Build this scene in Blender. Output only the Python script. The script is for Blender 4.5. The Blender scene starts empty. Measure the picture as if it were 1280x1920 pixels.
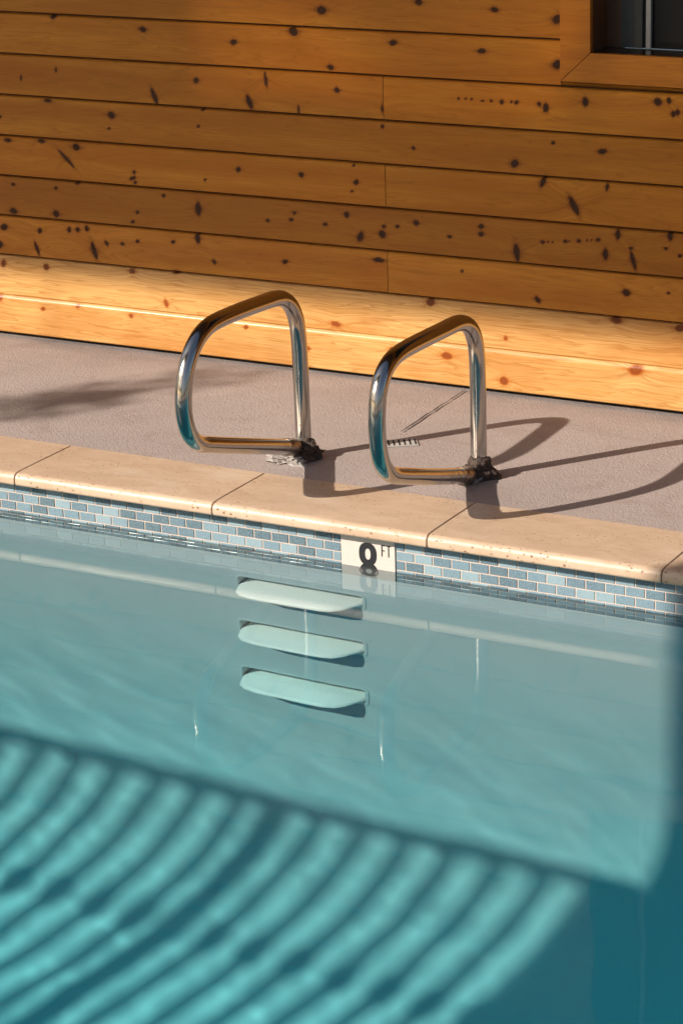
import bpy, bmesh, math, random
import numpy as np
from mathutils import Vector, Matrix, noise
R = math.radians
scene = bpy.context.scene
COL = scene.collection

# ------------------------------------------------------------------ camera
def make_camera():
    yaw, pitch, roll = R(-29.26431), R(18.71256), R(-1.82590)
    f = Vector((math.sin(yaw)*math.cos(pitch), math.cos(yaw)*math.cos(pitch), -math.sin(pitch)))
    r = Vector((math.cos(yaw), -math.sin(yaw), 0)); u = r.cross(f)
    c, s = math.cos(roll), math.sin(roll)
    r2 = c*r + s*u; u2 = -s*r + c*u
    cam = bpy.data.cameras.new('camera')
    cam.sensor_fit = 'HORIZONTAL'; cam.sensor_width = 36
    cam.lens = 4955.89/1280*36
    cam.clip_start = .1; cam.clip_end = 500
    o = bpy.data.objects.new('camera', cam); COL.objects.link(o)
    m = Matrix((( r2.x, u2.x, -f.x, 4.0291), (r2.y, u2.y, -f.y, -5.4174), (r2.z, u2.z, -f.z, 2.1847), (0, 0, 0, 1)))
    o.matrix_world = m
    scene.camera = o
make_camera()

# ------------------------------------------------------------------ light
SUN_DIR = Vector((1.06, 1.41, -1.0)).normalized()      # the way the light travels
w = bpy.data.worlds.new('World'); scene.world = w; w.use_nodes = True
nt = w.node_tree; bg = nt.nodes['Background']
sky = nt.nodes.new('ShaderNodeTexSky'); sky.sky_type = 'NISHITA'; sky.sun_disc = False
sky.sun_elevation = math.asin(-SUN_DIR.z)
sky.sun_rotation = math.atan2(-SUN_DIR.x, -SUN_DIR.y)
nt.links.new(sky.outputs[0], bg.inputs[0]); bg.inputs[1].default_value = 0.066; sky.dust_density = 3.0; sky.ozone_density = 0.6
sl = bpy.data.lights.new('sun', 'SUN'); sl.energy = 4.05; sl.angle = R(0.53); sl.color = (1.0, 0.90, 0.77)
sl.cycles.is_caustics_light = True
so = bpy.data.objects.new('sun', sl); COL.objects.link(so)
so.rotation_euler = SUN_DIR.to_track_quat('-Z', 'Y').to_euler(); so.location = (-6, -8, 9)
scene.view_settings.view_transform = 'Standard'; scene.view_settings.look = 'None'
scene.view_settings.exposure = 0.84; scene.view_settings.gamma = 1
scene.render.engine = 'CYCLES'
cy = scene.cycles
cy.max_bounces = 14; cy.diffuse_bounces = 8; cy.glossy_bounces = 6; cy.transmission_bounces = 8; cy.transparent_max_bounces = 12
cy.caustics_reflective = True; cy.caustics_refractive = True; cy.blur_glossy = 0.6
cy.sample_clamp_indirect = 4.0; cy.use_denoising = True

# ------------------------------------------------------------------ helpers
def tag(o, label=None, cat=None, group=None, kind=None):
    if label: o['label'] = label
    if cat: o['category'] = cat
    if group: o['group'] = group
    if kind: o['kind'] = kind
    return o
def empty(name, loc=(0, 0, 0)):
    o = bpy.data.objects.new(name, None); COL.objects.link(o); o.location = loc; o.empty_display_size = .1
    return o
def link(name, me, mat=None, parent=None, smooth=False):
    o = bpy.data.objects.new(name, me); COL.objects.link(o)
    if mat: me.materials.append(mat)
    if parent is not None:
        o.parent = parent
        o.location = -parent_world(parent)
    if smooth: me.shade_smooth()
    return o
def parent_world(p):
    v = Vector(p.location)
    while p.parent: p = p.parent; v += Vector(p.location)
    return v
class MB:
    def __init__(s): s.v = []; s.f = []
    def box(s, x0, x1, y0, y1, z0, z1):
        n = len(s.v)
        s.v += [(x0,y0,z0),(x1,y0,z0),(x1,y1,z0),(x0,y1,z0),(x0,y0,z1),(x1,y0,z1),(x1,y1,z1),(x0,y1,z1)]
        s.f += [tuple(n+i for i in q) for q in ((0,3,2,1),(4,5,6,7),(0,1,5,4),(1,2,6,5),(2,3,7,6),(3,0,4,7))]
        return s
    def quad(s, a, b, c, d):
        n = len(s.v); s.v += [a, b, c, d]; s.f.append((n, n+1, n+2, n+3)); return s
    def tube(s, pts, r, n=16, caps=True):
        pts = [Vector(p) for p in pts]; rr = r if isinstance(r, (list, tuple)) else [r]*len(pts)
        t0 = (pts[1]-pts[0]).normalized(); a = t0.orthogonal().normalized(); base = len(s.v); prev = t0
        for i, p in enumerate(pts):
            t = (pts[min(i+1, len(pts)-1)]-pts[max(i-1, 0)]).normalized()
            a = (prev.rotation_difference(t) @ a); a = (a - t*a.dot(t)).normalized(); prev = t
            b = t.cross(a)
            for k in range(n):
                th = 2*math.pi*k/n; s.v.append(tuple(p + rr[i]*(math.cos(th)*a + math.sin(th)*b)))
        for i in range(len(pts)-1):
            for k in range(n):
                k2 = (k+1) % n; s.f.append((base+i*n+k, base+i*n+k2, base+(i+1)*n+k2, base+(i+1)*n+k))
        if caps:
            s.f.append(tuple(base+k for k in range(n))[::-1]); e = base+(len(pts)-1)*n
            s.f.append(tuple(e+k for k in range(n)))
        return s
    def prism(s, prof, x0, x1, axis='x'):
        """prof: closed (a,b) outline, extruded along the axis"""
        n = len(s.v); m = len(prof)
        def P(x, a, b): return (x, a, b) if axis == 'x' else ((a, x, b) if axis == 'y' else (a, b, x))
        s.v += [P(x0, a, b) for a, b in prof] + [P(x1, a, b) for a, b in prof]
        for i in range(m):
            j = (i+1) % m; s.f.append((n+i, n+j, n+m+j, n+m+i))
        s.f.append(tuple(n+i for i in range(m))[::-1]); s.f.append(tuple(n+m+i for i in range(m)))
        return s
    def build(s, name, mat=None, parent=None, smooth=False, bevel=0, seg=2, angle=None):
        me = bpy.data.meshes.new(name); me.from_pydata(s.v, [], s.f); me.update()
        bm = bmesh.new(); bm.from_mesh(me)
        if bevel:
            bmesh.ops.remove_doubles(bm, verts=bm.verts, dist=1e-6)
            es = [e for e in bm.edges if len(e.link_faces) == 2 and e.calc_face_angle(0) > .5]
            bmesh.ops.bevel(bm, geom=es, offset=bevel, segments=seg, profile=.5, affect='EDGES', clamp_overlap=True)
        bmesh.ops.recalc_face_normals(bm, faces=bm.faces); bm.to_mesh(me); bm.free()
        o = link(name, me, mat, parent)
        if smooth: me.shade_smooth()
        if angle: me.shade_smooth(); me.set_sharp_from_angle(angle=R(angle))
        return o
def np_mesh(name, V, F, attrs=None):
    me = bpy.data.meshes.new(name); V = np.asarray(V, np.float32); F = np.asarray(F, np.int32)
    me.vertices.add(len(V)); me.vertices.foreach_set('co', V.ravel())
    me.loops.add(F.size); me.loops.foreach_set('vertex_index', F.ravel())
    me.polygons.add(len(F)); me.polygons.foreach_set('loop_start', np.arange(0, F.size, 4, dtype=np.int32))
    me.polygons.foreach_set('loop_total', np.full(len(F), 4, np.int32))
    for k, a in (attrs or {}).items():
        at = me.attributes.new(k, 'FLOAT', 'POINT'); at.data.foreach_set('value', np.asarray(a, np.float32))
    me.update(); me.validate()
    return me

# ---- node material helper
class M:
    def __init__(s, name):
        s.m = bpy.data.materials.new(name); s.m.use_nodes = True; s.t = s.m.node_tree
        s.b = s.t.nodes['Principled BSDF']; s.out = s.t.nodes['Material Output']
    def n(s, typ, **kw):
        nd = s.t.nodes.new('ShaderNode'+typ)
        for k, v in kw.items():
            if k.startswith('i_'):
                key = k[2:]; key = int(key) if key.isdigit() else key.replace('_', ' ')
                if hasattr(v, 'bl_rna') or isinstance(v, bpy.types.NodeSocket): s.t.links.new(v, nd.inputs[key])
                else: nd.inputs[key].default_value = v
            else: setattr(nd, k, v)
        return nd
    def l(s, a, b): s.t.links.new(a, b)
    def set(s, key, v):
        if isinstance(v, bpy.types.NodeSocket): s.l(v, s.b.inputs[key])
        else: s.b.inputs[key].default_value = v
        return s
    def pos(s, scale=(1, 1, 1)):
        g = s.n('NewGeometry'); mp = s.n('Mapping'); s.l(g.outputs['Position'], mp.inputs[0]); mp.inputs['Scale'].default_value = scale
        return mp.outputs[0]
    def noise(s, vec, scale, detail=3, rough=.5, dist=0):
        nd = s.n('TexNoise'); s.l(vec, nd.inputs['Vector']); nd.inputs['Scale'].default_value = scale
        nd.inputs['Detail'].default_value = detail; nd.inputs['Roughness'].default_value = rough; nd.inputs['Distortion'].default_value = dist
        return nd.outputs['Fac']
    def ramp(s, fac, stops, interp='LINEAR'):
        nd = s.n('ValToRGB'); s.l(fac, nd.inputs[0]); cr = nd.color_ramp; cr.interpolation = interp
        while len(cr.elements) < len(stops): cr.elements.new(.5)
        for e, (p, c) in zip(cr.elements, stops):
            e.position = p; e.color = (c, c, c, 1) if isinstance(c, (int, float)) else (*c, 1)
        return nd.outputs[0]
    def mix(s, fac, a, b, mode='MIX'):
        nd = s.n('Mix', data_type='RGBA', blend_type=mode)
        for key, v in ((0, fac), (6, a), (7, b)):
            if isinstance(v, bpy.types.NodeSocket): s.l(v, nd.inputs[key])
            else: nd.inputs[key].default_value = v if key == 0 else (*v, 1)
        return nd.outputs[2]
    def math(s, op, a, b=0, c=None):
        nd = s.n('Math', operation=op)
        for i, v in enumerate((a, b) if c is None else (a, b, c)):
            if isinstance(v, bpy.types.NodeSocket): s.l(v, nd.inputs[i])
            else: nd.inputs[i].default_value = v
        return nd.outputs[0]
    def bump(s, h, strength=.3, dist=.002, prev=None):
        nd = s.n('Bump'); s.l(h, nd.inputs['Height']); nd.inputs['Strength'].default_value = strength; nd.inputs['Distance'].default_value = dist
        if prev is not None: s.l(prev, nd.inputs['Normal'])
        return nd.outputs[0]
    def attr(s, name):
        nd = s.n('Attribute'); nd.attribute_name = name; return nd.outputs['Fac']

# ------------------------------------------------------------------ materials
def mat_wood(name='knotty_pine', base=(.57, .235, .026), dark=(.34, .105, .009), plain=False):
    m = M(name)
    g = m.n('NewGeometry'); sep = m.n('SeparateXYZ'); m.l(g.outputs['Position'], sep.inputs[0])
    x, y, z = sep.outputs
    if plain:
        bid = m.math('MULTIPLY', m.n('ObjectInfo').outputs['Random'], 10); warp = m.math('MULTIPLY', bid, 0); knot = warp
    else:
        bid = m.attr('bid'); warp = m.attr('warp'); knot = m.attr('knot')
    zz = m.math('ADD', z, warp)
    def vec(sx, sz):
        c = m.n('CombineXYZ'); m.l(m.math('MULTIPLY', m.math('ADD', x, m.math('MULTIPLY', bid, 3.1)), sx), c.inputs[0])
        m.l(m.math('ADD', m.math('MULTIPLY', bid, 7.7), m.math('MULTIPLY', y, 8)), c.inputs[1]); m.l(m.math('MULTIPLY', zz, sz), c.inputs[2])
        return c.outputs[0]
    broad = m.noise(vec(.9, 16), 1.0, 4, .55, .3)
    rings = m.math('FRACT', m.math('MULTIPLY', broad, 15))
    rings = m.ramp(rings, [(0, 0), (.7, .35), (.93, 1), (1, 0)])
    fib = m.noise(vec(4, 300), 1.0, 4, .65)
    blot = m.noise(vec(2.2, 5), 1.0, 4, .6)
    c = m.mix(m.ramp(broad, [(.3, 0), (.72, 1)]), base, dark)
    if not plain: c = m.mix(m.attr('sunlit_pale'), c, (.68, .43, .18))  # sunlight on the lowest boards is painted in as a paler colour
    c = m.mix(m.math('MULTIPLY', rings, .5), c, tuple(v*.55 for v in dark))
    c = m.mix(m.math('MULTIPLY', m.ramp(fib, [(.35, 0), (.66, 1)]), .5), c, tuple(v*.6 for v in base))
    c = m.mix(m.math('MULTIPLY', m.ramp(blot, [(.42, 0), (.70, 1)]), .55), c, dark)
    if plain:
        vo = m.n('TexVoronoi'); m.l(vec(9, 9), vo.inputs['Vector']); vo.inputs['Scale'].default_value = 1.0
        kn = m.ramp(vo.outputs['Distance'], [(.05, 1), (.13, 0)]); c = m.mix(m.math('MULTIPLY', kn, .85), c, (.06, .018, .005))
    if not plain:
        tone = m.attr('tone')
        c = m.mix(tone, c, (.15, .055, .010))
        kc = m.mix(m.attr('red'), (.032, .011, .003), (.22, .050, .008)); kh = m.mix(m.attr('red'), (.13, .036, .005), (.36, .11, .016))  # knots on the sunlit boards are painted lighter and redder
        kn = m.math('MULTIPLY', knot, m.ramp(m.noise(vec(90, 90), 1, 3, .6), [(.2, .86), (.6, 1)]))
        c = m.mix(m.ramp(kn, [(.06, 0), (.42, 1)]), c, kh); c = m.mix(m.ramp(kn, [(.38, 0), (.8, 1)]), c, kc)
    m.set('Base Color', c).set('Roughness', m.ramp(fib, [(.3, .36), (.7, .50)])).set('Specular IOR Level', .15)
    m.set('Coat Weight', .05 if plain else m.math('MULTIPLY', m.attr('sunlit_pale'), .17)).set('Coat Roughness', .2)
    m.set('Normal', m.bump(m.math('ADD', fib, m.math('MULTIPLY', blot, 1.5)), .25, .0012))
    return m.m
def mat_plain(name, col, rough=.6, metal=0, nscale=40, var=.25, bump=.2, bdist=.001, spec=.5):
    m = M(name); p = m.pos()
    n = m.noise(p, nscale, 5, .6)
    c = m.mix(m.ramp(n, [(.3, 0), (.7, 1)]), col, tuple(v*(1-var) for v in col))
    m.set('Base Color', c).set('Roughness', rough).set('Metallic', metal).set('Specular IOR Level', spec)
    m.set('Normal', m.bump(n, bump, bdist))
    return m.m
def mat_travertine():
    m = M('travertine'); p = m.pos((1, 2.2, 1)); rnd = m.n('ObjectInfo').outputs['Random']
    cx = m.n('CombineXYZ'); m.l(m.math('MULTIPLY', rnd, 30), cx.inputs[2])
    va = m.n('VectorMath', operation='ADD'); m.l(p, va.inputs[0]); m.l(cx.outputs[0], va.inputs[1]); v = va.outputs[0]
    a = m.noise(v, 7, 6, .62, .8); b = m.noise(v, 34, 5, .6); pit = m.n('TexVoronoi'); m.l(v, pit.inputs['Vector']); pit.inputs['Scale'].default_value = 70
    c = m.mix(m.ramp(a, [(.3, 0), (.7, 1)]), (.56, .415, .305), (.46, .325, .225))
    c = m.mix(m.math('MULTIPLY', m.ramp(b, [(.5, 0), (.72, 1)]), .4), c, (.40, .265, .17))
    c = m.mix(m.math('MULTIPLY', m.ramp(m.noise(v, 3.1, 4, .6), [(.55, 0), (.75, 1)]), .5), c, (.62, .51, .41))
    area = m.ramp(m.noise(v, 9, 3, .5), [(.44, 0), (.54, 1)])
    pits = m.math('MULTIPLY', m.ramp(pit.outputs['Distance'], [(.16, 1), (.30, 0)]), area)
    pits = m.math('MULTIPLY', pits, m.ramp(m.noise(v, 60, 2, .5), [(.42, 0), (.52, 1)]))
    c = m.mix(m.math('MULTIPLY', pits, .95), c, (.20, .095, .045))
    h = m.math('SUBTRACT', m.math('MULTIPLY', b, .3), pits)
    m.set('Base Color', c).set('Roughness', m.ramp(a, [(.3, .34), (.7, .5)])).set('Normal', m.bump(h, .5, .0015))
    return m.m
def mat_deck():
    m = M('deck_coating'); p = m.pos(); v = m.n('TexVoronoi', feature='SMOOTH_F1'); m.l(p, v.inputs['Vector']); v.inputs['Scale'].default_value = 130
    a = m.noise(p, 2.4, 5, .6, .5); n = m.noise(p, 165, 3, .6, .6); n2 = m.noise(p, 330, 2, .6)
    c = m.mix(m.ramp(a, [(.3, 0), (.7, 1)]), (.41, .34, .318), (.345, .29, .275))
    c = m.mix(m.math('MULTIPLY', m.ramp(n, [(.56, 0), (.72, 1)]), .5), c, (.15, .105, .085))
    c = m.mix(m.math('MULTIPLY', m.ramp(m.noise(p, 11, 5, .7), [(.55, 0), (.8, 1)]), .3), c, (.38, .30, .27))
    sp = m.n('SeparateXYZ'); gg = m.n('NewGeometry'); m.l(gg.outputs['Position'], sp.inputs[0])
    near = m.n('MapRange', i_1=.86, i_2=1.14); m.l(sp.outputs[1], near.inputs[0])
    dirt = m.math('MULTIPLY', near.outputs[0], m.ramp(m.noise(m.pos((.6, 2, 1)), 4.5, 5, .65), [(.35, .15), (.65, .8)]))
    c = m.mix(dirt, c, (.17, .15, .15))
    stain = m.ramp(m.noise(m.pos((1, 1.6, 1)), 5.2, 6, .7, 1.0), [(.52, 0), (.72, .5)]); c = m.mix(stain, c, (.27, .205, .175))
    h = m.math('ADD', m.ramp(n, [(.38, 0), (.58, 1)]), m.math('MULTIPLY', n2, .35))
    m.set('Base Color', c).set('Roughness', .62).set('Specular IOR Level', .35).set('Normal', m.bump(h, .55, .0016))
    return m.m
def mat_mosaic():
    m = M('glazed_mosaic'); g = m.n('NewGeometry'); r = g.outputs['Random Per Island']; p = m.pos()
    c = m.ramp(r, [(0, (.032, .068, .10)), (.22, (.07, .125, .175)), (.42, (.125, .20, .26)), (.58, (.165, .245, .305)), (.78, (.235, .325, .38)), (.92, (.115, .195, .26))], 'CONSTANT')
    n = m.noise(p, 520, 2, .6); cr = m.ramp(n, [(.38, 0), (.62, 1)])
    c = m.mix(m.math('MULTIPLY', cr, .55), c, (.36, .47, .52))
    c = m.mix(m.math('MULTIPLY', m.ramp(m.noise(p, 700, 2, .5), [(.52, 0), (.66, 1)]), .55), c, (.05, .10, .145))
    m.set('Base Color', c).set('Roughness', .2).set('Normal', m.bump(n, .15, .0004))
    return m.m
def mat_chrome():
    m = M('polished_steel'); p = m.pos(); sx = m.noise(p, 60, 4, .7)
    sep = m.n('SeparateXYZ'); g = m.n('NewGeometry'); m.l(g.outputs['Position'], sep.inputs[0])
    low = m.n('MapRange', i_1=.16, i_2=.07); m.l(sep.outputs[2], low.inputs[0])
    rust = m.math('MULTIPLY', m.ramp(m.noise(p, 75, 5, .7), [(.42, 0), (.58, 1)]), low.outputs[0])
    speck = m.ramp(m.noise(p, 240, 2, .5), [(.70, 0), (.74, 1)])
    c = m.mix(rust, (.43, .405, .38), (.14, .085, .06)); c = m.mix(m.math('MULTIPLY', speck, .5), c, (.75, .68, .6))
    m.set('Base Color', c).set('Metallic', m.math('SUBTRACT', 1, m.math('MULTIPLY', rust, .8)))
    ro = m.ramp(sx, [(.3, .10), (.75, .20)]); m.set('Roughness', m.math('ADD', ro, m.math('MULTIPLY', rust, .4)))
    m.set('Normal', m.bump(m.math('ADD', m.noise(p, 25, 3, .5), m.math('MULTIPLY', rust, .5)), .06, .002))
    return m.m
def mat_plaster():
    m = M('pool_plaster'); p = m.pos(); a = m.noise(p, 1.6, 5, .6, .4); b = m.noise(p, 60, 5, .7)
    c = m.mix(m.ramp(a, [(.3, 0), (.7, 1)]), (.68, .735, .755), (.64, .695, .72))
    c = m.mix(m.math('MULTIPLY', m.ramp(b, [(.35, 0), (.75, 1)]), .14), c, (.75, .79, .78))
    m.set('Base Color', c).set('Roughness', .8).set('Specular IOR Level', .2).set('Normal', m.bump(b, .25, .002))
    return m.m
def mat_water():
    m = M('pool_water'); m.t.nodes.remove(m.b)
    gl = m.n('BsdfGlass'); gl.inputs['IOR'].default_value = 1.333; gl.inputs['Roughness'].default_value = 0.012; gl.inputs['Color'].default_value = (.95, 1, 1, 1)
    p = m.pos((1, 1.5, 1)); p2 = m.pos((.45, 1.6, 1))
    h = m.math('ADD', m.math('MULTIPLY', m.noise(p, 2.6, 2, .5, .6), 1.0), m.math('MULTIPLY', m.noise(p2, 9, 3, .5, 1.5), .16))
    patch = m.ramp(m.noise(m.pos(), 1.5, 2, .5), [(.55, 0), (.75, 1)])
    h = m.math('ADD', h, m.math('MULTIPLY', m.math('MULTIPLY', m.noise(p, 30, 2, .5, 2.0), patch), .05))
    bn = m.bump(h, 1.0, .0004)
    m.l(bn, gl.inputs['Normal']); m.l(gl.outputs[0], m.out.inputs['Surface'])
    return m.m
WOOD = mat_wood(); TRIM = mat_wood('casing_pine', (.52, .205, .026), (.34, .105, .010), plain=True)
TRAV = mat_travertine(); DECK = mat_deck(); MOS = mat_mosaic(); CHROME = mat_chrome(); PLAS = mat_plaster(); WATER = mat_water()
GROUT = mat_plain('tile_grout', (.56, .46, .40), .85, nscale=300, var=.2)
JOINT = mat_plain('joint_grout', (.30, .17, .11), .9, nscale=200, var=.4)
WHITEP = mat_plain('white_step_plastic', (.88, .85, .83), .45, nscale=200, var=.06)
CERAM = mat_plain('white_ceramic', (.58, .51, .47), .3, nscale=150, var=.05)
INK = mat_plain('black_glaze', (.022, .022, .026), .35, nscale=120, var=.2)
DARKW = mat_plain('dark_stained_wood', (.11, .052, .024), .55, nscale=30, var=.4)
BLACK = mat_plain('recess_shade_black', (.012, .010, .009), .9, nscale=50)  # near-black that paints the shade inside gaps and slots
CONC = mat_plain('broken_mortar', (.42, .38, .36), .9, nscale=90, var=.5, bump=.8, bdist=.003)
RUST = mat_plain('rusted_anchor', (.075, .048, .036), .8, nscale=110, var=.6, bump=.9, bdist=.003)
PAINTW = mat_plain('white_paint', (.34, .34, .33), .5, nscale=50, var=.08)
GREYC = mat_plain('grey_curtain', (.055, .06, .06), .9, nscale=60, var=.2)
LEAF = mat_plain('leaf_green', (.06, .11, .03), .5, nscale=30, var=.5)
BRASS = mat_plain('dark_bronze', (.06, .045, .03), .4, .8, nscale=60)

# ------------------------------------------------------------------ levels
P = .0508; RP = .0248; ZW = -.0555; HC = .072; WY = 1.1358
NEAR = NFAR = -4.3

# ------------------------------------------------------------------ setting: decks and ground
b = MB()
b.box(-30, 30, .2275, 14, -.12, HC-.002)
b.box(-30, 30, -24, NEAR-.27, -.12, HC-.002)
b.box(-30, -5.33, NEAR-.27, .2275, -.12, HC-.002); b.box(6.33, 30, NEAR-.27, .2275, -.12, HC-.002)
tag(b.build('pool_deck', DECK), kind='structure')
g = MB(); g.quad((-300, -300, -.2), (300, -300, -.2), (300, -24, -.2), (-300, -24, -.2)); g.quad((-300, 14, -.2), (300, 14, -.2), (300, 300, -.2), (-300, 300, -.2))
g.quad((-300, -24, -.2), (-30, -24, -.2), (-30, 14, -.2), (-300, 14, -.2)); g.quad((30, -24, -.2), (300, -24, -.2), (300, 14, -.2), (30, 14, -.2))
tag(g.build('ground', mat_plain('dry_ground', (.16, .13, .09), .95, nscale=2, var=.4)), kind='structure')

# control joint cut in the deck
b = MB(); rnd = random.Random(3)
jx = [(.784+.002*rnd.uniform(-1, 1)+.02*(1-t), .685+.43*t) for t in [i/14 for i in range(15)]]
for (x0, y0), (x1, y1) in zip(jx, jx[1:]):
    w0 = .0035*rnd.uniform(.5, 1.2)*(1-.5*abs((y0-.8)/.4)); b.quad((x0-w0, y0, HC+.0022), (x0+w0, y0, HC+.0022), (x1+w0, y1, HC+.0022), (x1-w0, y1, HC+.0022))
tag(b.build('deck_crack', mat_plain('crack_dirt', (.10, .07, .06), .95, nscale=200, var=.6)), kind='structure')

# ------------------------------------------------------------------ pool basin
basin = tag(empty('pool_basin', (0, 0, -1)), 'sunken pool basin in blue green plaster with a band of blue mosaic at the waterline', 'swimming pool')
prof = [(0, -1.28), (-.010, -1.43), (-.03, -1.56), (-.06, -1.69), (-.10, -1.80), (-.16, -1.925), (-.25, -2.055), (-.35, -2.165), (-.46, -2.26), (-.65, -2.39), (-.9, -2.51), (-1.4, -2.60)]
def off(x): return .07*(max(-1.5, min(2.5, x))-.65)
def smooth_prof(pr, n=60):
    a = np.array(pr); s = np.r_[0, np.cumsum(np.hypot(*np.diff(a, axis=0).T))]; t = np.linspace(0, s[-1], n)
    k = np.stack([np.interp(t, s, a[:, 0]), np.interp(t, s, a[:, 1])], 1)
    for _ in range(3): k[1:-1] = .25*k[:-2]+.5*k[1:-1]+.25*k[2:]
    return k
PR = smooth_prof(prof)
STEPZ = (-.325, -.635, -.945); SX0, SX1 = .682, 1.048; OPH = .056
xs = sorted(set([-5.0, 6.0, SX0, SX1] + [round(-5+.1*i, 3) for i in range(111)]))
zs = [-.1242]
for z in STEPZ: zs += [z+OPH, z-.018]
zs += [-1.0]
V = []; F = []; idx = {}
def vid(p):
    k = tuple(round(c, 5) for c in p)
    if k not in idx: idx[k] = len(V); V.append(k)
    return idx[k]
for i in range(len(xs)-1):
    for j in range(len(zs)-1):
        if SX0-1e-4 <= xs[i] and xs[i+1] <= SX1+1e-4 and any(abs(zs[j]-(z+OPH)) < 1e-5 for z in STEPZ): continue
        F.append((vid((xs[i], 0, zs[j])), vid((xs[i], 0, zs[j+1])), vid((xs[i+1], 0, zs[j+1])), vid((xs[i+1], 0, zs[j]))))
    col = []
    for x in (xs[i], xs[i+1]):
        o_ = off(x); c = [(x, 0, -1.0)]
        for y, z in PR:
            zz = z+o_
            if zz < -1.02: c.append((x, y, zz))
            else: c.append((x, 0 if y > -1e-3 else y, -1.02-.001*len(c)))
        c.append((x, NFAR+.9, -2.66+o_))
        for k in range(1, 9):
            th = k/8*math.pi/2; c.append((x, NFAR+.9-.9*math.sin(th), -2.66+o_+.9*(1-math.cos(th))))
        c.append((x, NFAR, -.1242))
        col.append(c)
    for a0, a1, b0, b1 in zip(col[0], col[0][1:], col[1], col[1][1:]):
        F.append((vid(a0), vid(a1), vid(b1), vid(b0)))
me = bpy.data.meshes.new('basin_shell'); me.from_pydata(V, [], F); me.update(); me.shade_smooth()
shell = link('basin_shell', me, PLAS, basin)
b = MB()
b.quad((-5, .02, -.125), (-5, NFAR-.02, -.125), (-5, NFAR-.02, -4), (-5, .02, -4)); b.build('end_wall', PLAS, basin)
b = MB(); b.quad((6, .02, -.125), (6, NFAR-.02, -.125), (6, NFAR-.02, -4), (6, .02, -4)); b.build('end_wall', PLAS, basin)
# grout bed of the band, and band tiles
MX0, MX1 = .990, 1.1415
b = MB()
b.box(-5, MX0-.0005, .0016, .03, -.1242, .0555); b.box(MX1+.0005, 6, .0016, .03, -.1242, .0555); b.box(MX0, MX1, .004, .03, -.1242, .0555)
b.box(-5, 6, NFAR-.03, NFAR-.0016, -.1242, .02); b.box(-5.03, -5.0016, NFAR, 0, -.125, .02); b.box(6.0016, 6.03, NFAR, 0, -.125, .02)
b.build('grout_bed', GROUT, basin)
b = MB(); gp = .0024; rnd = random.Random(11)
for row in range(-1, 6):
    z0 = RP*(1-row)-gp/2-.0002-RP+gp; z1 = min(.0362, z0+RP-gp)
    o_ = 0 if row % 2 == 0 else .5
    for k in range(-100, 119):
        x0 = (k+o_)*P+gp/2; x1 = x0+P-gp
        if x1 < -4.95 or x0 > 5.95: continue
        parts = [(x0, x1)]
        if x0 < MX1+gp and x1 > MX0-gp:
            parts = [q for q in ((x0, MX0-gp/2-.0006), (MX1+gp/2+.0006, x1)) if q[1]-q[0] > .004]
        for (a, c) in parts:
            n = len(b.v); t = rnd.uniform(-.0003, .0003); e = .0013
            b.v += [(a, .0018, z0), (c, .0018, z0), (c, .0018, z1), (a, .0018, z1), (a+e, t-.0002, z0+e), (c-e, -t-.0002, z0+e), (c-e, -t-.0002, z1-e), (a+e, t-.0002, z1-e)]
            b.f += [tuple(n+i for i in q) for q in ((4, 5, 6, 7), (0, 1, 5, 4), (1, 2, 6, 5), (2, 3, 7, 6), (3, 0, 4, 7))]
tiles = b.build('tile_band', MOS, basin)
# depth marker
mk = tag(empty('depth_marker', ((MX0+MX1)/2, 0, 0)), 'white square depth tile reading 8 FT half under the waterline', 'depth marker')
MB().box(MX0, MX1, -.0022, .0035, -.1238, .036).build('tile', CERAM, mk, bevel=.0008)
def ring(cx, cz, ax, az, bx, bz, y, n=48):
    q = MB(); 
    for k in range(n):
        t0, t1 = 2*math.pi*k/n, 2*math.pi*(k+1)/n
        f_ = lambda t, a, c: (cx+a*math.copysign(abs(math.cos(t))**.85, math.cos(t)), y, cz+c*math.copysign(abs(math.sin(t))**.85, math.sin(t)))
        q.quad(f_(t0, ax, az), f_(t1, ax, az), f_(t1, bx, bz), f_(t0, bx, bz))
    return q
q1 = ring(1.0657, -.0185, .0250, .0300, .0076, .0143, -.0026); q2 = ring(1.0675, -.0770, .0275, .0360, .0085, .0160, -.0029)
n = len(q1.v); q1.v += q2.v; q1.f += [tuple(i+n for i in f) for f in q2.f]
q1.build('numeral', INK, mk)
b = MB(); y0, y1 = -.0028, -.0023
b.box(1.1040, 1.1070, y0, y1, -.0190, .0115); b.box(1.1070, 1.1150, y0, y1, .0085, .0115); b.box(1.1070, 1.1135, y0, y1, -.0050, -.0022)
b.box(1.1175, 1.1305, y0, y1, .0085, .0115); b.box(1.1228, 1.1258, y0, y1, -.0190, .0085)
b.build('lettering', INK, mk)

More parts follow.
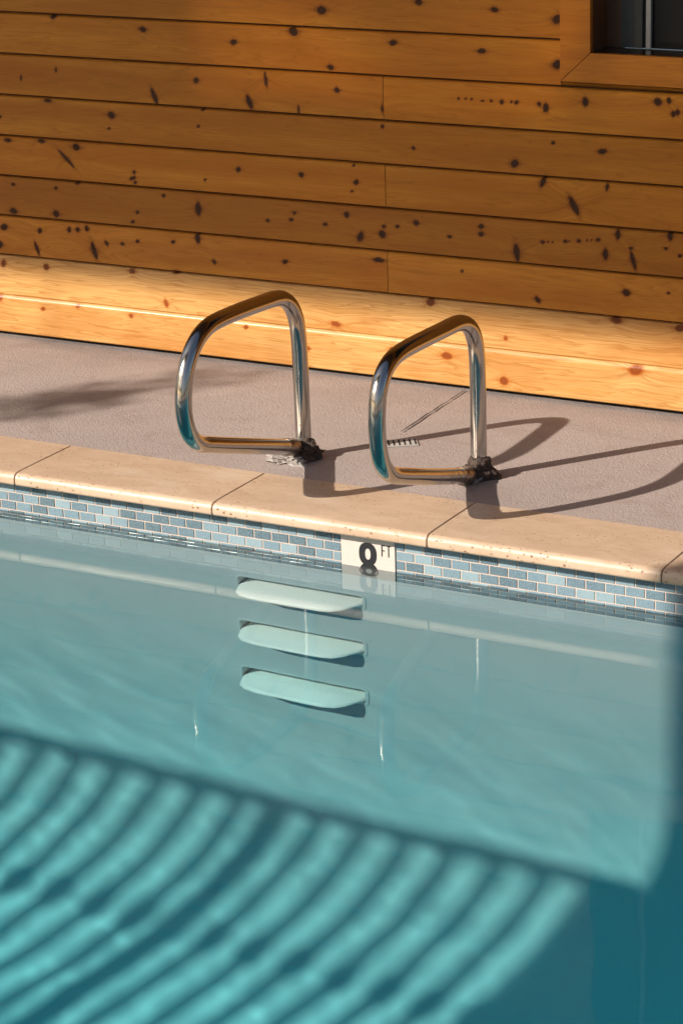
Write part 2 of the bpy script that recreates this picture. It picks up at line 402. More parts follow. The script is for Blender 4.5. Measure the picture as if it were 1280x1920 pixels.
# recessed steps
def rrect(x0, x1, z0, z1, r, n=6):
    o_ = []
    for cx, cz, a0 in ((x1-r, z1-r, 0), (x0+r, z1-r, 90), (x0+r, z0+r, 180), (x1-r, z0+r, 270)):
        for k in range(n+1):
            a = R(a0+90*k/n); o_.append((cx+r*math.cos(a), cz+r*math.sin(a)))
    return o_
def make_step(z):
    s = empty('pool_step', ((SX0+SX1)/2, 0, z))
    p_ = MB(); d = .13; x0, x1, zb, zt = SX0, SX1, z-.018, z+OPH
    p_.quad((x0, d, zb), (x1, d, zb), (x1, d, zt), (x0, d, zt)); p_.quad((x0, 0, zt), (x1, 0, zt), (x1, d, zt), (x0, d, zt))
    p_.quad((x0, 0, zb), (x0, d, zb), (x0, d, zt), (x0, 0, zt)); p_.quad((x1, 0, zb), (x1, d, zb), (x1, d, zt), (x1, 0, zt))
    p_.build('recess', WHITEP, s)
    # projecting tread: rounded plan, wedge underside
    n = 40; out = []
    yf = -.074; xa, xb = SX0+.0035, SX1-.0035
    pts = [(xa, .0), (xa+.006, -.018), (xa+.018, -.048), (xa+.040, -.066), (xa+.075, yf)]
    pts += [(xa+.075+(xb-.085-xa-.075)*t/6, yf-.002*math.sin(math.pi*t/6)) for t in range(1, 6)]
    pts += [(xb-.085, yf), (xb-.055, -.067), (xb-.034, -.048), (xb-.012, -.014), (xb, .0)]
    poly = [(xa, .128)] + pts + [(xb, .128)]
    m_ = MB(); N = len(poly)
    def lay(ins, zf):
        cx, cyy = (xa+xb)/2, .0
        r_ = []
        for (a, c) in poly:
            k = 1-ins/.18
            yy = c if c > .0 else c*(1-ins/.074)
            r_.append((cx+(a-cx)*k if c < .01 else a, yy, zf(a, c)))
        return r_
    rows = [lay(.012, lambda a, c: z-.0002-.004*max(0, -c)/.07), lay(.003, lambda a, c: z-.0045-.004*max(0, -c)/.07), lay(0, lambda a, c: z-.010-.004*max(0, -c)/.07), lay(.003, lambda a, c: z-.018 if c < 0 else z-.03), lay(.035, lambda a, c: z-.026 if c < -.03 else z-.035)]
    for r_ in rows: m_.v += r_
    for k in range(len(rows)-1):
        for i in range(N):
            j = (i+1) % N; m_.f.append((k*N+i, k*N+j, (k+1)*N+j, (k+1)*N+i))
    m_.f.append(tuple(range(N))); m_.f.append(tuple((len(rows)-1)*N+i for i in range(N))[::-1])
    m_.build('tread', WHITEP, s, angle=50)
    # flange ring around the opening
    inn = rrect(x0+.0012, x1-.0012, zb-.0165, zt-.0008, .014); ou = rrect(x0-.008, x1+.008, zb-.024, zt+.008, .022)
    r_ = MB(); N = len(inn)
    for (a, c) in ou: r_.v.append((a, -.0005, c))
    for (a, c) in ou: r_.v.append((a+(.001 if a < .86 else -.001), -.0016, c))
    for (a, c) in inn: r_.v.append((a, -.0016, c))
    for (a, c) in inn: r_.v.append((a, .010, c))
    for k in range(3):
        for i in range(N):
            j = (i+1) % N; r_.f.append((k*N+i, k*N+j, (k+1)*N+j, (k+1)*N+i))
    r_.build('flange', PLAS, s, angle=40)
    return s
for z, t in zip(STEPZ, ('topmost', 'middle', 'lowest')):
    tag(make_step(z), f'{t} of the three white plastic underwater steps let into the pool wall', 'pool step', 'underwater steps below the grab rails')

# water
def water_mesh():
    X0, X1, Y0, Y1, Z0 = -4.9995, 5.9995, NFAR-.0008, .19, -3.4
    xs_ = np.r_[np.linspace(X0, -2.4, 14, endpoint=False), np.linspace(-2.4, 3.0, 400, endpoint=False), np.linspace(3.0, X1, 14)]
    ys_ = np.linspace(Y0, Y1, 320); Xg, Yg = np.meshgrid(xs_, ys_); H = np.zeros(Xg.shape); rg_ = np.random.default_rng(4)
    for k in range(46):
        L = .055*(6**rg_.random()); th = rg_.normal(.5, .75); kx, ky = math.cos(th)*2*math.pi/L, math.sin(th)*2*math.pi/L
        env = .45+.55*np.sin(Xg*rg_.uniform(.7, 2.2)+Yg*rg_.uniform(-2, 2)+rg_.uniform(0, 6))
        H += WAVE*L*L*rg_.uniform(.5, 1)*env*np.sin(kx*Xg+ky*Yg+rg_.uniform(0, 6.28))
    fade = np.clip((Xg-X0)/.5, 0, 1)*np.clip((X1-Xg)/.5, 0, 1)*np.clip((Yg-Y0)/.3, 0, 1)*(.05+.95*np.clip(-Yg/.7, 0, 1)**1.3)
    H *= fade; nr, nc = Xg.shape; ii = np.arange(nr*nc).reshape(nr, nc)
    V_ = np.stack([Xg.ravel(), Yg.ravel(), (ZW+H).ravel()], 1)
    F_ = np.stack([ii[:-1, :-1], ii[:-1, 1:], ii[1:, 1:], ii[1:, :-1]], -1).reshape(-1, 4)
    n = len(V_); v = []; f = []
    def side(pts):      # pts along the rim, wall down to the bottom
        m0 = n+len(v); k = len(pts)
        for p_ in pts: v.append(p_)
        for p_ in pts: v.append((p_[0], p_[1], Z0))
        for i in range(k-1): f.append((m0+i, m0+k+i, m0+k+i+1, m0+i+1))
    side([tuple(V_[i]) for i in ii[0]]); side([tuple(V_[i]) for i in ii[-1][::-1]]); side([tuple(V_[i]) for i in ii[:, -1]]); side([tuple(V_[i]) for i in ii[::-1, 0]])
    m0 = n+len(v); v += [(X0, Y0, Z0), (X0, Y1, Z0), (X1, Y1, Z0), (X1, Y0, Z0)]; f.append((m0, m0+1, m0+2, m0+3))
    me = np_mesh('water', np.concatenate([V_, np.array(v)]), np.concatenate([F_, np.array(f)])); me.shade_smooth(); return me
WAVE = .0009
wt = tag(link('water', water_mesh(), WATER), kind='structure')
wt.cycles.is_caustics_caster = True

# the absorbing body of the water, its top face just over the ripples
vm = M('water_tint'); vm.t.nodes.remove(vm.b)
va = vm.n('VolumeAbsorption'); va.inputs['Color'].default_value = (.045, .875, .925, 1); va.inputs['Density'].default_value = .46
vm.l(va.outputs[0], vm.out.inputs['Volume'])
tag(MB().box(-4.9985, 5.9985, NFAR+.0005, .1885, -3.38, ZW+.004).build('water_depth', vm.m), kind='structure')

# coping stones
def coping_prof(s=1, y0=.2235, nose=-.0455):
    zt, zb, r = HC, .0368, .0229
    pr = [(y0, zb+.004), (y0, zt-.001), (y0-.001, zt)]
    pr += [(nose+.065, zt), (nose+.030, zt-.0004), (nose+.022, zt-.0012)]
    for k in range(1, 9):
        a = R(90+90*k/8); pr.append((nose+.018+.018*math.cos(a), zt-.0175+.0163*math.sin(a)))
    for k in range(7):
        a = R(180+90*k/6); pr.append((nose+.008+.008*math.cos(a), zb+.008+.008*math.sin(a)))
    return pr
joints = [.0335+12*P*k for k in range(-8, 10)]
lab = {-1: 'cream travertine coping stone cut off by the left edge of the photo', 0: 'cream travertine coping stone left of the grab rails, beside the deck shadow',
       1: 'cream travertine coping stone between the two rails above the 8 FT tile', 2: 'cream travertine coping stone crossed by the shadow of the right grab rail',
       3: 'shaded travertine coping stone at the right edge of the photo'}
pr = coping_prof()
for k in range(len(joints)-1):
    x0, x1 = joints[k]+.0014, joints[k+1]-.0014
    if x1 < -3.2 or x0 > 4.4: continue
    kk = k-8
    nx = 5; q = MB(); N = len(pr)
    for i, x in enumerate((x0, x0+.0016, x1-.0016, x1)):
        sc = 1 if i in (1, 2) else None
        for (y, z) in pr:
            if sc is None: q.v.append((x, y+(.0012 if y < .1 else -.0012), z-.0012 if z > .05 else z+.0012))
            else: q.v.append((x, y, z))
    for i in range(3):
        for j in range(N):
            j2 = (j+1) % N; q.f.append((i*N+j, i*N+j2, (i+1)*N+j2, (i+1)*N+j))
    q.f.append(tuple(range(N))[::-1]); q.f.append(tuple(3*N+j for j in range(N)))
    o = q.build('coping_stone', TRAV, None, angle=35)
    tag(o, lab.get(kk, ('travertine coping stone %s to the left of the photographed ones' % ('', 'next', 'second', 'third', 'fourth', 'fifth', 'sixth', 'seventh', 'eighth')[-kk] if kk < 0 else 'travertine coping stone %s past the right edge of the photo' % ('next', 'second', 'third', 'fourth', 'fifth', 'sixth')[kk-4])), 'coping stone', 'travertine coping stones along the pool')
b = MB(); b.prism([(y+(.0035 if y < .1 else -.0002), z-(.0028 if z > .05 else -.002)) for y, z in pr], -3.2, 4.3)
tag(b.build('coping_joints', JOINT, None, angle=35), kind='structure')
b = MB(); b.box(-6, 7, NEAR-.262, NEAR+.04, .0262, HC); b.box(-5.33, -4.96, NEAR+.042, .2235, .0262, HC); b.box(5.96, 6.33, NEAR+.042, .2235, .0262, HC)
tag(b.build('far_coping', TRAV, bevel=.015, seg=3), 'cream travertine coping around the ends and near side of the pool', 'pool coping')

# ------------------------------------------------------------------ grab rails
def catmull(pts, n=10):
    pts = [np.array(p, float) for p in pts]; pts = [2*pts[0]-pts[1]] + pts + [2*pts[-1]-pts[-2]]; out = []
    for i in range(1, len(pts)-2):
        p0, p1, p2, p3 = pts[i-1:i+3]
        for k in range(n):
            t = k/n; out.append(.5*((2*p1)+(-p0+p2)*t+(2*p0-5*p1+4*p2-p3)*t*t+(-p0+3*p1-3*p2+p3)*t**3))
    out.append(pts[-2]); return out
RAILS = [(.6655, [(.392, .060), (.391, .2), (.389, .34), (.386, .40), (.376, .450), (.352, .492), (.316, .519), (.272, .531), (.20, .536), (.08, .541), (-.02, .5415), (-.075, .533), (-.122, .509), (-.158, .47), (-.179, .42), (-.187, .365), (-.178, .315), (-.155, .277), (-.118, .252), (-.070, .236), (0, .214), (.12, .178), (.338, .112)]),
         (1.1665, [(.422, .060), (.424, .2), (.424, .34), (.421, .395), (.410, .438), (.387, .473), (.352, .495), (.305, .506), (.22, .508), (.10, .510), (.01, .509), (-.045, .500), (-.085, .477), (-.110, .44), (-.121, .39), (-.122, .335), (-.113, .285), (-.093, .247), (-.062, .221), (-.02, .204), (.06, .179), (.18, .142), (.358, .092)])]
def lump(name, mat, parent, c, r, sc, seed, sub=3, amp=.45):
    bm = bmesh.new(); bmesh.ops.create_icosphere(bm, subdivisions=sub, radius=1)
    for v in bm.verts:
        n = noise.noise(v.co*1.6+Vector((seed, 0, 0)))*amp + noise.noise(v.co*4+Vector((0, seed, 0)))*amp*.45
        q = v.co*(1+n); v.co = Vector((c[0]+q.x*r*sc[0], c[1]+q.y*r*sc[1], c[2]+q.z*r*sc[2]))
    me = bpy.data.meshes.new(name); bm.to_mesh(me); bm.free()
    return link(name, me, mat, parent)
for i, (X, pts) in enumerate(RAILS):
    rl = empty('grab_rail', (X, pts[0][0], HC))
    tag(rl, ('polished steel pool grab rail standing left of the other, nearer the wooden siding' if i == 0 else 'polished steel pool grab rail on the right, its shadow running off the right edge')
        , 'grab rail', 'pair of grab rails above the pool steps')
    cp = catmull([(X, y, z) for y, z in pts], 8)
    MB().tube(cp, .0212, 28).build('rail_tube', CHROME, rl, angle=40)
    e = pts[-1]; dv = np.array(pts[-1])-np.array(pts[-2]); dv /= np.linalg.norm(dv)
    a = np.array(e)-dv*.045; c = np.array(e)+dv*.008
    MB().tube([(X, *a), (X, *(a+dv*.004)), (X, *(c-dv*.006)), (X, *c)], [.0216, .0236, .0236, .021], 28).build('end_collar', mat_plain('dull_steel_%s' % 'ab'[i], (.40, .33, .28), .35, .9, nscale=90, var=.6), rl, angle=40)
    by = pts[0][0]
    lump('anchor_base', RUST, rl, (X+.004, by-.012, HC+.018), .040, (1.05, .95, .80), 3+i*9, 4, .5)
    lump('anchor_base', RUST, rl, (X+.026, by+.004, HC+.006), .024, (1.1, 1.0, .8), 8+i*5, 3, .6)
    mt = MB()
    o = lump('mortar_bed', CONC, rl, (X-.028, by-.050, HC+.002), .046 if i == 0 else .038, (1.25, .9, .28), 21+i*3, 4, .8)
    rnd = random.Random(5+i)
    for k in range(7):
        a_ = rnd.uniform(2.6, 5.2); d_ = rnd.uniform(.05, .10)
        lump('mortar_crumb', CONC, rl, (X+d_*math.cos(a_), by+d_*math.sin(a_)*.8, HC+.002), rnd.uniform(.003, .0075), (1, 1, .7), k*3.3+i, 2, .6)

# drain grate: small slotted cast piece in the deck
dg = tag(empty('deck_drain', (.85, .60, HC)), 'small slotted drain grate set in the grey deck between the two grab rails', 'drain grate')
ang = math.atan2(.042, .062)
def loc2(u, v): return (.805+u*math.cos(ang)-v*math.sin(ang), .600+u*math.sin(ang)+v*math.cos(ang)-.005)
b = MB(); c4 = [loc2(*q) for q in ((-.004, -.052), (.082, -.052), (.082, .008), (-.004, .008))]
b.v = [(x, y, HC-.001) for x, y in c4]+[(x, y, HC+.0012) for x, y in c4]; b.f = [(4, 5, 6, 7), (0, 1, 5, 4), (1, 2, 6, 5), (2, 3, 7, 6), (3, 0, 4, 7)]
b.build('grate_plate', mat_plain('pale_grate', (.52, .49, .46), .6, nscale=80, var=.3), dg)
for k in range(6):
    u = .004+k*.0145; c4 = [loc2(*q) for q in ((u-.003, -.046), (u+.0015, -.046), (u+.003, .003), (u-.0015, .003))]
    q = MB(); q.v = [(x, y, HC+.0018) for x, y in c4]+[(x, y, HC+.0008) for x, y in c4]; q.f = [(0, 1, 2, 3), (0, 1, 5, 4), (1, 2, 6, 5), (2, 3, 7, 6), (3, 0, 4, 7)]
    q.build('slot', BLACK, dg)  # near-black strip on the plate: the slot's shade is its colour

# ------------------------------------------------------------------ wooden wall
C0 = np.array((4.0291, -5.4174, 2.1847))
def cam_axes():
    yaw, pitch, roll = R(-29.26431), R(18.71256), R(-1.82590)
    f = np.array((math.sin(yaw)*math.cos(pitch), math.cos(yaw)*math.cos(pitch), -math.sin(pitch)))
    r = np.array((math.cos(yaw), -math.sin(yaw), 0)); u = np.cross(r, f); c, s = math.cos(roll), math.sin(roll)
    return c*r+s*u, -s*r+c*u, f
AX = cam_axes()
def wall_pt(px, py):        # survey of the photograph's knots: where on the wall each one sits
    d = (px-640)/4955.89*AX[0]-(py-960)/4955.89*AX[1]+AX[2]; t = (WY-C0[1])/d[1]; p_ = C0+d*t; return p_[0], p_[2]
# (px, py, radius x, radius z, slant, red)
K = []
def k_(s, rx, rz, sl=0, red=0):
    for q in s: K.append((*q, rx, rz, sl, red))
k_([(268,54),(438,78),(737,79),(903,95),(927,17),(785,3)], 9, 6); k_([(550,58),(603,18),(1045,35),(1045,120)], 11, 10)
k_([(368,150),(632,168),(620,125),(100,30)], 7, 6); k_([(498,148)], 4, 16, .1); k_([(290,180),(468,190)], 6, 19, .35); k_([(560,205),(717,203)], 2, 11)
k_([(105,130),(40,145)], 3, 6); k_([(860,184),(873,184),(884,185),(905,188),(921,188),(941,190),(958,190),(968,191)], 3, 2.5); k_([(941,190),(968,191),(1011,194)], 5, 5)
k_([(1023,201),(1097,190),(1233,190)], 7, 9); k_([(1254,188),(1262,213),(1270,210)], 5, 6)
k_([(209,215),(965,306)], 9, 9); k_([(1129,283)], 9, 6); k_([(90,188)], 11, 4); k_([(372,236)], 4, 3); k_([(205,240),(380,205)], 4, 3); k_([(0,218),(775,277),(1037,267),(717,236)], 4, 4)
k_([(143,275)], 9, 9); k_([(125,297)], 5, 22, 1.1); k_([(15,262),(78,264)], 9, 5); k_([(252,322),(252,332),(254,341),(247,334)], 4, 4); k_([(447,317),(565,327),(668,341)], 6, 6); k_([(660,358),(385,336),(663,309)], 3, 3)
k_([(1018,340)], 6, 12, -.4); k_([(1138,350)], 3, 9, -.1); k_([(1076,385)], 7, 22, .45)
k_([(26,395),(106,400),(717,438)], 9, 8); k_([(372,391)], 8, 15); k_([(25,345),(105,352),(145,343),(307,366),(258,397),(249,415),(552,398),(546,411),(502,413),(610,420),(745,424),(720,424),(843,443)], 5, 4)
k_([(676,443)], 7, 12, -.15); k_([(650,402),(780,417)], 7, 6); k_([(902,424),(902,438)], 6, 6); k_([(969,473)], 7, 21, .2); k_([(1017,453),(1060,452),(1085,451),(1121,449)], 5, 4); k_([(1027,453),(1036,453),(1068,452),(1101,450),(1108,450)], 2, 2)
k_([(1158,439)], 5, 12, -.1); k_([(1135,476)], 5, 14, .05); k_([(1187,488)], 5, 19, .3); k_([(1256,442)], 6, 10); k_([(1248,465),(1275,479),(1183,465)], 5, 3)
k_([(8,425),(0,458)], 9, 8); k_([(75,432),(130,430),(146,430),(163,428)], 5, 7); k_([(70,465)], 4, 17, .4); k_([(177,469)], 7, 20, .25); k_([(200,455)], 4, 7, .5); k_([(230,457),(258,452),(325,453)], 5, 4); k_([(371,446)], 7, 11); k_([(402,490)], 4, 7, .4)
k_([(535,490)], 7, 5); k_([(710,487)], 14, 5, -.3); k_([(866,508)], 3, 3); k_([(1008,561)], 6, 7, .3); k_([(1174,548)], 9, 7); k_([(1253,549)], 3, 3)
k_([(7,493)], 6, 9, 0, .5); k_([(87,500)], 7, 8, 0, .5); k_([(248,508),(330,509)], 10, 5, 0, .5); k_([(312,568)], 6, 9, .2, 1); k_([(807,566)], 10, 8, 0, .5); k_([(855,594)], 4, 3, 0, 1); k_([(630,607)], 12, 7, .3, 1); k_([(948,634)], 5, 5, 0, 1); k_([(1155,600),(1275,615)], 12, 7, 0, .4)
k_([(85,577),(150,572),(250,590),(465,611)], 6, 5, 0, 1); k_([(4,556)], 8, 7, 0, 1); k_([(582,651)], 5, 5, 0, 1); k_([(841,665),(948,712)], 12, 9, 0, 1); k_([(1195,692)], 16, 11, 0, 1); k_([(740,653)], 9, 6, 0, 1)
PXM = 1/690
KN = []
for (px, py, rx, rz, sl, red) in K:
    x, z = wall_pt(px, py); KN.append((x, z, rx*PXM*.80, rz*PXM*.80, sl, red))
rnd = random.Random(77)
for _ in range(420):                                          # knots the photo does not show
    x = rnd.uniform(-4.4, 5.4); z = rnd.uniform(.1, 3.0)
    if -1.0 < x < 1.55 and z < 1.35: continue
    KN.append((x, z, rnd.uniform(.004, .012), rnd.uniform(.004, .012)*rnd.choice((1, 1, 2)), rnd.uniform(-.3, .4), 0 if z > .33 else 1))
KN = np.array(KN)
WX0, WX1 = 1.080, 2.75; WZ0, WZ1 = .9745, 2.292           # outer edge of the window casing
bounds = [.084] + [.203+.1258*i for i in range(25)]
Vs, Fs, A = [], [], {k: [] for k in ('knot', 'warp', 'bid', 'tone', 'red', 'sunlit_pale')}
rnd = random.Random(19); nv = 0
def board(x0, x1, zb, zt, bi, bid, tone, sunlit_pale):
    global nv
    fine = zb < 1.25
    xb_ = sorted(set([x0, x1] + [v for v in (-1.05, 1.6) if x0 < v < x1])); xs_ = []
    for a, c in zip(xb_, xb_[1:]):
        st = .0045 if (fine and a >= -1.06 and c <= 1.61) else .014
        xs_ += list(np.linspace(a, c, max(2, int((c-a)/st)), endpoint=False))
    xs_ = np.array(xs_+[x1])
    nz = 28 if fine else 12
    if bi == 0:     # bottom skirt board: stands 9 mm proud, bevelled top that catches the sun
        pf = [(-.010, zb-.0), (-.0125, zb+.003)] + [(-.0125, v) for v in np.linspace(zb+.006, zt-.011, nz)] + [(-.0102, zt-.0062), (-.0068, zt-.0010), (-.003, zt), (.004, zt)]
    else:
        gap = .0058 if bi > 1 else .0005
        pf = [(.014, zb+gap), (-.0005, zb+gap), (-.002, zb+gap+.0015)] + [(-.002+.0015*k/(nz-1), v) for k, v in enumerate(np.linspace(zb+gap+.003, zt-.005, nz))] + [(.002, zt-.0018), (.008, zt-.0002), (.014, zt)]
    pf = np.array(pf); X, I = np.meshgrid(xs_, np.arange(len(pf)), indexing='xy')
    Y = WY+pf[I, 0]; Z = pf[I, 1].copy()
    knot = np.zeros(X.shape); warp = np.zeros(X.shape); red = np.zeros(X.shape)
    for (kx, kz, rx, rz, sl, rd) in KN:
        if not (zb-.015 < kz < zt+.015 and x0-.05 < kx < x1+.05): continue
        c0, c1 = np.searchsorted(xs_, (kx-.18, kx+.18)); 
        if c1 <= c0: continue
        dx = X[:, c0:c1]-kx; dz = Z[:, c0:c1]-kz; u = dx+dz*sl*1.0; r = np.sqrt((u/rx)**2+(dz/rz)**2)
        r = r*(1+.10*np.sin(np.arctan2(dz/rz, u/rx)*2+kx*50)+.03*np.sin(np.arctan2(dz/rz, u/rx)*5+kz*80))
        core = 1/(1+np.exp((r-1.05)*12)); halo = .44*np.exp(-(np.maximum(0, r-.8)/.9)**1.2)*(.75+.25*np.sin(r*7+kx*9))
        halo += .30*np.exp(-(np.abs(dz)/(rz*.4))**1.5)*np.exp(-np.abs(dx)/(rx*4))
        knot[:, c0:c1] = np.maximum(knot[:, c0:c1], np.minimum(1, np.maximum(core*.96, halo)))
        rr = max(rx, rz)
        warp[:, c0:c1] += np.sign(dz)*rr*1.5*np.exp(-(np.abs(dx)/(rr*3.2))**1.5)*np.exp(-np.abs(dz)/(rr*2.6))
        red[:, c0:c1] = np.maximum(red[:, c0:c1], rd*np.exp(-(r/6)**2))
    n0 = nv; nr, nc = X.shape
    Vs.append(np.stack([X.ravel(), Y.ravel(), Z.ravel()], 1)); nv += nr*nc
    ii = np.arange(nr*nc).reshape(nr, nc)+n0
    Fs.append(np.stack([ii[:-1, :-1], ii[:-1, 1:], ii[1:, 1:], ii[1:, :-1]], -1).reshape(-1, 4))
    for k, v in (('knot', knot), ('warp', warp), ('red', red)): A[k].append(v.ravel())
    for k, v in (('bid', bid), ('tone', tone), ('sunlit_pale', sunlit_pale)): A[k].append(np.full(nr*nc, v))
for bi in range(len(bounds)-1):
    zb, zt = bounds[bi], bounds[bi+1]
    segs = [(-4.5, 5.5)]
    cut = {2: [], 3: [.530], 4: [], 5: [.537], 6: [], 7: [.542]}.get(bi)
    cuts = []
    if bi == 0 or bi == 1: cuts = [-2.3, 2.9]
    elif bi in (2, 4, 6): cuts = [.535, -3.1, 3.4]
    else: cuts = [-1.9-(bi % 3)*.4, 2.1+(bi % 4)*.3]
    if bi > 8: cuts = [-1.6+(bi % 2)*2.1, 3.0]
    xs2 = [-4.5]+sorted(cuts)+[5.5]
    tone0 = {4: 0, 5: 0}.get(bi, 0)
    for a, c in zip(xs2, xs2[1:]):
        a2, c2 = a+.0009, c-.0009
        bid = rnd.uniform(0, 9); tone = {3: .46}.get(bi, max(0, rnd.uniform(-.10, .26)) if bi > 1 else 0); sunlit_pale = .72 if bi < 2 else (0.05 if bi == 2 else 0)  # the lowest boards carry the painted sunlit colour
        if bi == 3: tone = .42
        if zt > WZ0 and zb < WZ1 and bi >= 7:
            if bi == 7: board(WX0+.0025, WX1-.0025, zb, WZ0-.0006, bi, bid, tone, sunlit_pale)
            for q in ((a2, min(c2, WX0+.002)), (max(a2, WX1-.002), c2)):
                if q[1]-q[0] > .01: board(q[0], q[1], zb, zt, bi, bid, tone, sunlit_pale)
        else: board(a2, c2, zb, zt, bi, bid, tone, sunlit_pale)
wall = tag(empty('wooden_wall', (0, WY, 0)), 'honey coloured knotty pine siding of horizontal boards behind the pool deck', 'wall')
me = np_mesh('siding_boards', np.concatenate(Vs), np.concatenate(Fs), {k: np.concatenate(v) for k, v in A.items()})
me.shade_smooth(); me.set_sharp_from_angle(angle=R(35))
link('siding_boards', me, WOOD, wall)
b = MB(); ix0, ix1, iz0, iz1 = 1.169, 2.661, 1.0555, 2.211
b.box(-4.5, ix0-.03, WY+.0135, WY+.16, .092, 3.1); b.box(ix1+.03, 5.5, WY+.0135, WY+.16, .092, 3.1)
b.box(ix0-.03, ix1+.03, WY+.0135, WY+.16, .092, iz0-.03); b.box(ix0-.03, ix1+.03, WY+.0135, WY+.16, iz1+.03, 3.1)
b.build('backing', mat_plain('groove_shade_wood', (.07, .03, .012), .8, nscale=60, var=.4), wall)
MB().box(-4.5, 5.5, WY+.02, WY+.15, HC-.001, .0915).build('gap_shade_strip', BLACK, wall)  # near-black strip: shade of the gap under the boards, put into the colour

# added overhang, out of view: keeps sky light off the upper wall
MB().box(-4.6, 5.6, WY-.95, WY+.16, 2.62, 2.66).build('shade_eave', DARKW, wall)
MB().box(-4.6, 5.6, WY-.975, WY-.9505, 2.56, 2.72).build('shade_eave_edge', DARKW, wall)

# window
win = tag(empty('window', ((ix0+ix1)/2, WY, iz0)), 'dark recessed window with pine casing and white bars in the upper right corner', 'window')
yc0, yc1 = WY-.0040, WY+.013
def casing(poly): 
    return MB().prism(poly, yc0, yc1, 'y')
casing([(WX0, WZ0), (ix0, iz0), (ix0, iz1), (WX0, WZ1)]).build('casing', TRIM, win, bevel=.0012)
casing([(WX1, WZ0), (ix1, iz0), (ix1, iz1), (WX1, WZ1)]).build('casing', TRIM, win, bevel=.0012)
casing([(WX0+.0015, WZ0), (WX1-.0015, WZ0), (ix1-.001, iz0-.0008), (ix0+.001, iz0-.0008)]).build('casing', TRIM, win, bevel=.0012)
casing([(WX0+.0015, WZ1), (WX1-.0015, WZ1), (ix1-.001, iz1+.0008), (ix0+.001, iz1+.0008)]).build('casing', TRIM, win, bevel=.0012)
b = MB(); D = .16
b.box(ix0-.018, ix0, yc1+.0005, WY+D, iz0, iz1); b.box(ix1, ix1+.018, yc1+.0005, WY+D, iz0, iz1); b.box(ix0-.018, ix1+.018, yc1+.0005, WY+D, iz1+.0005, iz1+.018)
b.build('jamb', mat_plain('dark_varnished_wood', (.12, .045, .016), .4, nscale=30, var=.4), win)
MB().box(ix0-.018, ix1+.018, yc1+.0005, WY+D, iz0-.018, iz0-.0005).build('sill', mat_plain('dark_sill', (.035, .020, .014), .18, nscale=30, var=.3), win)
yg = WY+.105
b = MB(); 
for x in (ix0+.118, ix0+.118+.150): b.box(x, x+.013, yg-.006, yg+.006, iz0+.002, iz1-.01)
b2 = b; b2.build('glazing_bar', PAINTW, win)
gm = M('window_glass'); gm.set('Base Color', (.010, .011, .012, 1)).set('Roughness', .08).set('Specular IOR Level', .12)
MB().box(ix0+.105, ix1-.002, yg+.008, yg+.012, iz0+.001, iz1-.002).build('pane', gm.m, win)
MB().box(ix0+.042, ix0+.104, yg+.002, yg+.012, iz0+.001, iz1-.002).build('side_panel', GREYC, win)
MB().box(ix0, ix0+.0415, yg+.004, yg+.03, iz0+.001, iz1-.002).build('side_frame', mat_plain('brown_frame', (.07, .028, .012), .5), win)

# ------------------------------------------------------------------ what stands behind the camera and throws the shade
RY = -4.2                       # front line of the porch; the sun's slope sets every height from it
SH = -2.82-RY; DZ = SH/1.41; DX = -.752*SH
BZ = 3.18+DZ; TR = 1.1665+DZ; FZ = TR-1.10
porch = tag(empty('porch', (0, RY, BZ)), 'dark timber porch with a raised walkway behind the viewer', 'porch')
MB().box(-12, 1.2, RY-.14, RY, BZ, BZ+.50).build('roof_beam', DARKW, porch)
MB().box(-12, 1.2, RY-.9, RY-.02, FZ-.16, FZ).build('walkway_floor', DARKW, porch)
def column(x0, x1, lab_):
    c = tag(empty('porch_column', ((x0+x1)/2, RY, HC)), lab_, 'column', 'columns of the porch')
    MB().box(x0, x1, RY-.10, RY-.0, HC, FZ-.1605).build('shaft', DARKW, c, bevel=.006)
    MB().box(x0, x1, RY-.10, RY-.0, FZ+.0005, BZ-.001).build('shaft', DARKW, c, bevel=.006)
CX0 = -.256+DX; CX1 = .090+DX
column(CX0, CX1, 'broad dark porch column at the end of the slim railing, behind the viewer')
column(-9.4, -9.1, 'dark porch column far along the porch to the left, behind the viewer')
column(.9, 1.2, 'dark porch column at the right end of the porch, behind the viewer')
RYc = RY
def railing(x0, x1, xs_, post, lab_):
    rg = tag(empty('porch_railing', ((x0+x1)/2, RYc, FZ)), lab_, 'railing', 'railings of the raised walkway')
    MB().box(x0, x1, RYc-.017, RYc+.017, TR-.03, TR).build('top_rail', BRASS, rg, bevel=.006)
    MB().box(x0, x1, RYc-.015, RYc+.015, FZ+.08, FZ+.11).build('bottom_rail', BRASS, rg)
    if post: MB().box(post-.026, post+.026, RYc-.026, RYc+.026, FZ+.001, TR-.0305).build('post', BRASS, rg)
    if post: MB().box(x1-.095, x1-.0005, RYc-.02, RYc+.02, FZ+.001, TR-.0305).build('end_post', BRASS, rg)
    for x in xs_:
        b = MB()
        for dx in (-.0205, 0, .0205): b.box(x+dx-BW/2, x+dx+BW/2, RYc-.005, RYc+.005, FZ+.1105, TR-.0305)
        b.build('baluster', BRASS, rg)
        MB().tube([(x, RYc, .692+DZ), (x, RYc, .704+DZ), (x, RYc, .756+DZ), (x, RYc, .768+DZ)], [.018, .036, .036, .018], 10).build('collar', BRASS, rg)
BW = .0108; PX = -1.275+DX; SP = .1295
railing(-9.099, CX0-.001, [PX+.124+SP*k for k in range(8)]+[PX-.114-SP*k for k in range(48)], PX, 'dark metal railing with slim balusters left of the broad column, behind the viewer')
railing(CX1+.001, .899, [CX1+SP*(k+.6) for k in range(int((.85-CX1)/SP))], None, 'dark metal railing with slim balusters right of the broad column, behind the viewer')
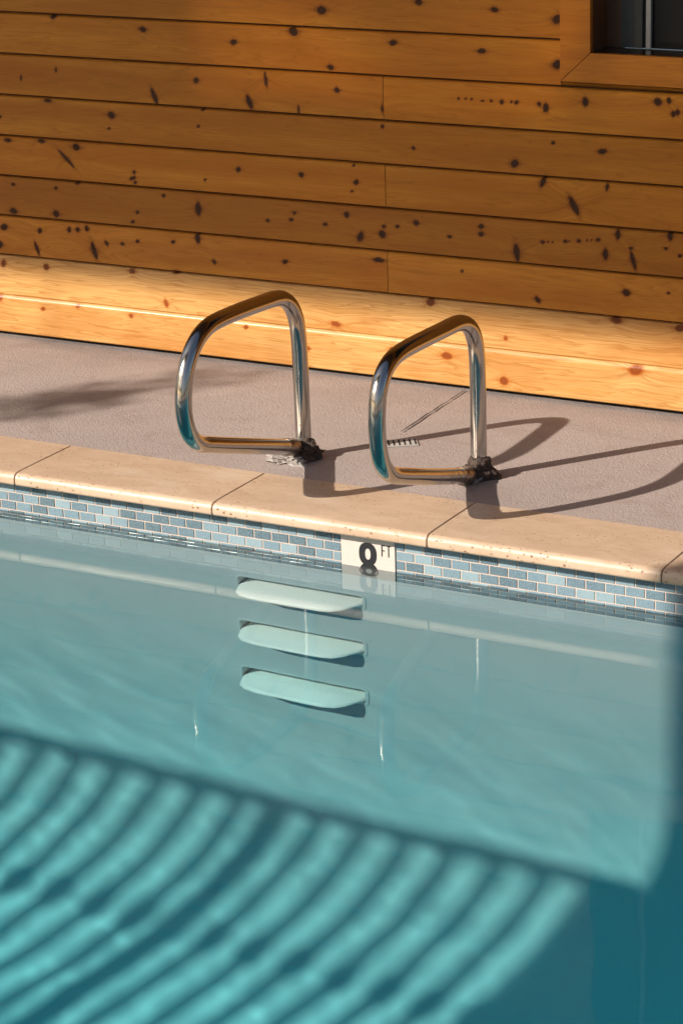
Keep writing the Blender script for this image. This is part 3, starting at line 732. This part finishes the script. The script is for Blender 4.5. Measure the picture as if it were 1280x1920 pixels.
# added sheet over the beam: its filtered sun imitates light reflected off the water
ts = M('sun_filter_sheet'); ts.t.nodes.remove(ts.b)
tb = ts.n('BsdfTransparent'); tg = ts.n('BsdfDiffuse'); tg.inputs[0].default_value = (.3, .2, .1, 1)
tv = ts.ramp(ts.noise(ts.pos((1.2, 1, 2)), 1.6, 3, .6), [(.38, (.20, .17, .12)), (.62, (.50, .43, .29))]); ts.l(tv, tb.inputs[0])  # uneven tint dapples the light like ripples
mx = ts.n('MixShader'); mx.inputs[0].default_value = .1; ts.l(tb.outputs[0], mx.inputs[1]); ts.l(tg.outputs[0], mx.inputs[2]); ts.l(mx.outputs[0], ts.out.inputs['Surface'])
sheet = tag(empty('added_sun_screen', (-4, RY, BZ+.5)), 'added tall panel over the porch beam, part sun blocker and part tinted sun filter', 'screen')
XP = -3.13+DX; ZP = 3.665+DZ
MB().box(-12, 1.2, RY-.09, RY-.02, BZ+.5005, ZP).build('sun_blocker', DARKW, sheet)  # panels added above the beam to keep the upper wall in shade
MB().box(-12, XP, RY-.09, RY-.06, ZP+.0005, 7.5).build('sun_blocker', DARKW, sheet)
MB().box(XP+.0005, 1.2, RY-.09, RY-.06, ZP+.56, 7.5).build('sun_blocker', DARKW, sheet)
MB().box(XP+.0005, 1.2, RY-.09, RY-.086, ZP+.0005, ZP+.5595).build('sun_filter', ts.m, sheet)
for x in (-1.90+DX, -1.47+DX):
    MB().prism([(x-.03, ZP+.001), (x+.03, ZP+.001), (x+.20, ZP+.555), (x+.14, ZP+.555)], RY-.085, RY-.04, 'y').build('shade_bar', DARKW, sheet)  # added slanted bars: their shadows stand in for those of the grab rails
# added leaf clusters under the beam, unseen, shaped to throw soft shadows
def plant(name, X, Z, rx, rz, n, size, seed, lab_, cat):  # leafy shape made only for the shadow it casts
    o = tag(empty(name, (X, RY, Z)), lab_, cat); rnd = random.Random(seed); b = MB()
    for k in range(n):
        a = rnd.uniform(0, 6.283); ph = math.acos(rnd.uniform(-1, 1)); r = rnd.uniform(.1, 1)**.5
        c = Vector((X+rx*r*math.sin(ph)*math.cos(a), RY+rx*.8*r*math.sin(ph)*math.sin(a), Z+rz*r*math.cos(ph)))
        d = Vector((rnd.uniform(-1, 1), rnd.uniform(-1, 1), rnd.uniform(-1, 1))).normalized(); e = d.orthogonal().normalized(); s_ = rnd.uniform(.6, 1.2)*size
        b.quad(tuple(c-d*s_), tuple(c+e*s_*.4), tuple(c+d*s_), tuple(c-e*s_*.4))
    b.build('shade_foliage', LEAF, o)
    MB().tube([(X, RY, Z-.05), (X, RY, Z+.02), (X, RY, Z+.06)], [.03, .05, .06], 16).build('pot', DARKW, o)
    MB().tube([(X, RY, Z+.05), (X, RY-.01, BZ)], .004, 6).build('cord', BRASS, o)
plant('basket_shade_caster', -3.62+DX, 1.98+DZ, .42, .36, 900, .06, 2, 'broad leafy shade caster added under the porch beam, behind the viewer', 'added shade caster')
plant('trailing_shade_caster', -2.80+DX, 2.50+DZ, -.0+.20, .36, 120, .05, 5, 'narrow trailing shade caster added under the porch beam, behind the viewer', 'hanging plant')

for o in bpy.data.objects:
    if o.type == 'MESH' and o.name not in ('water', 'ground'): o.cycles.is_caustics_receiver = True
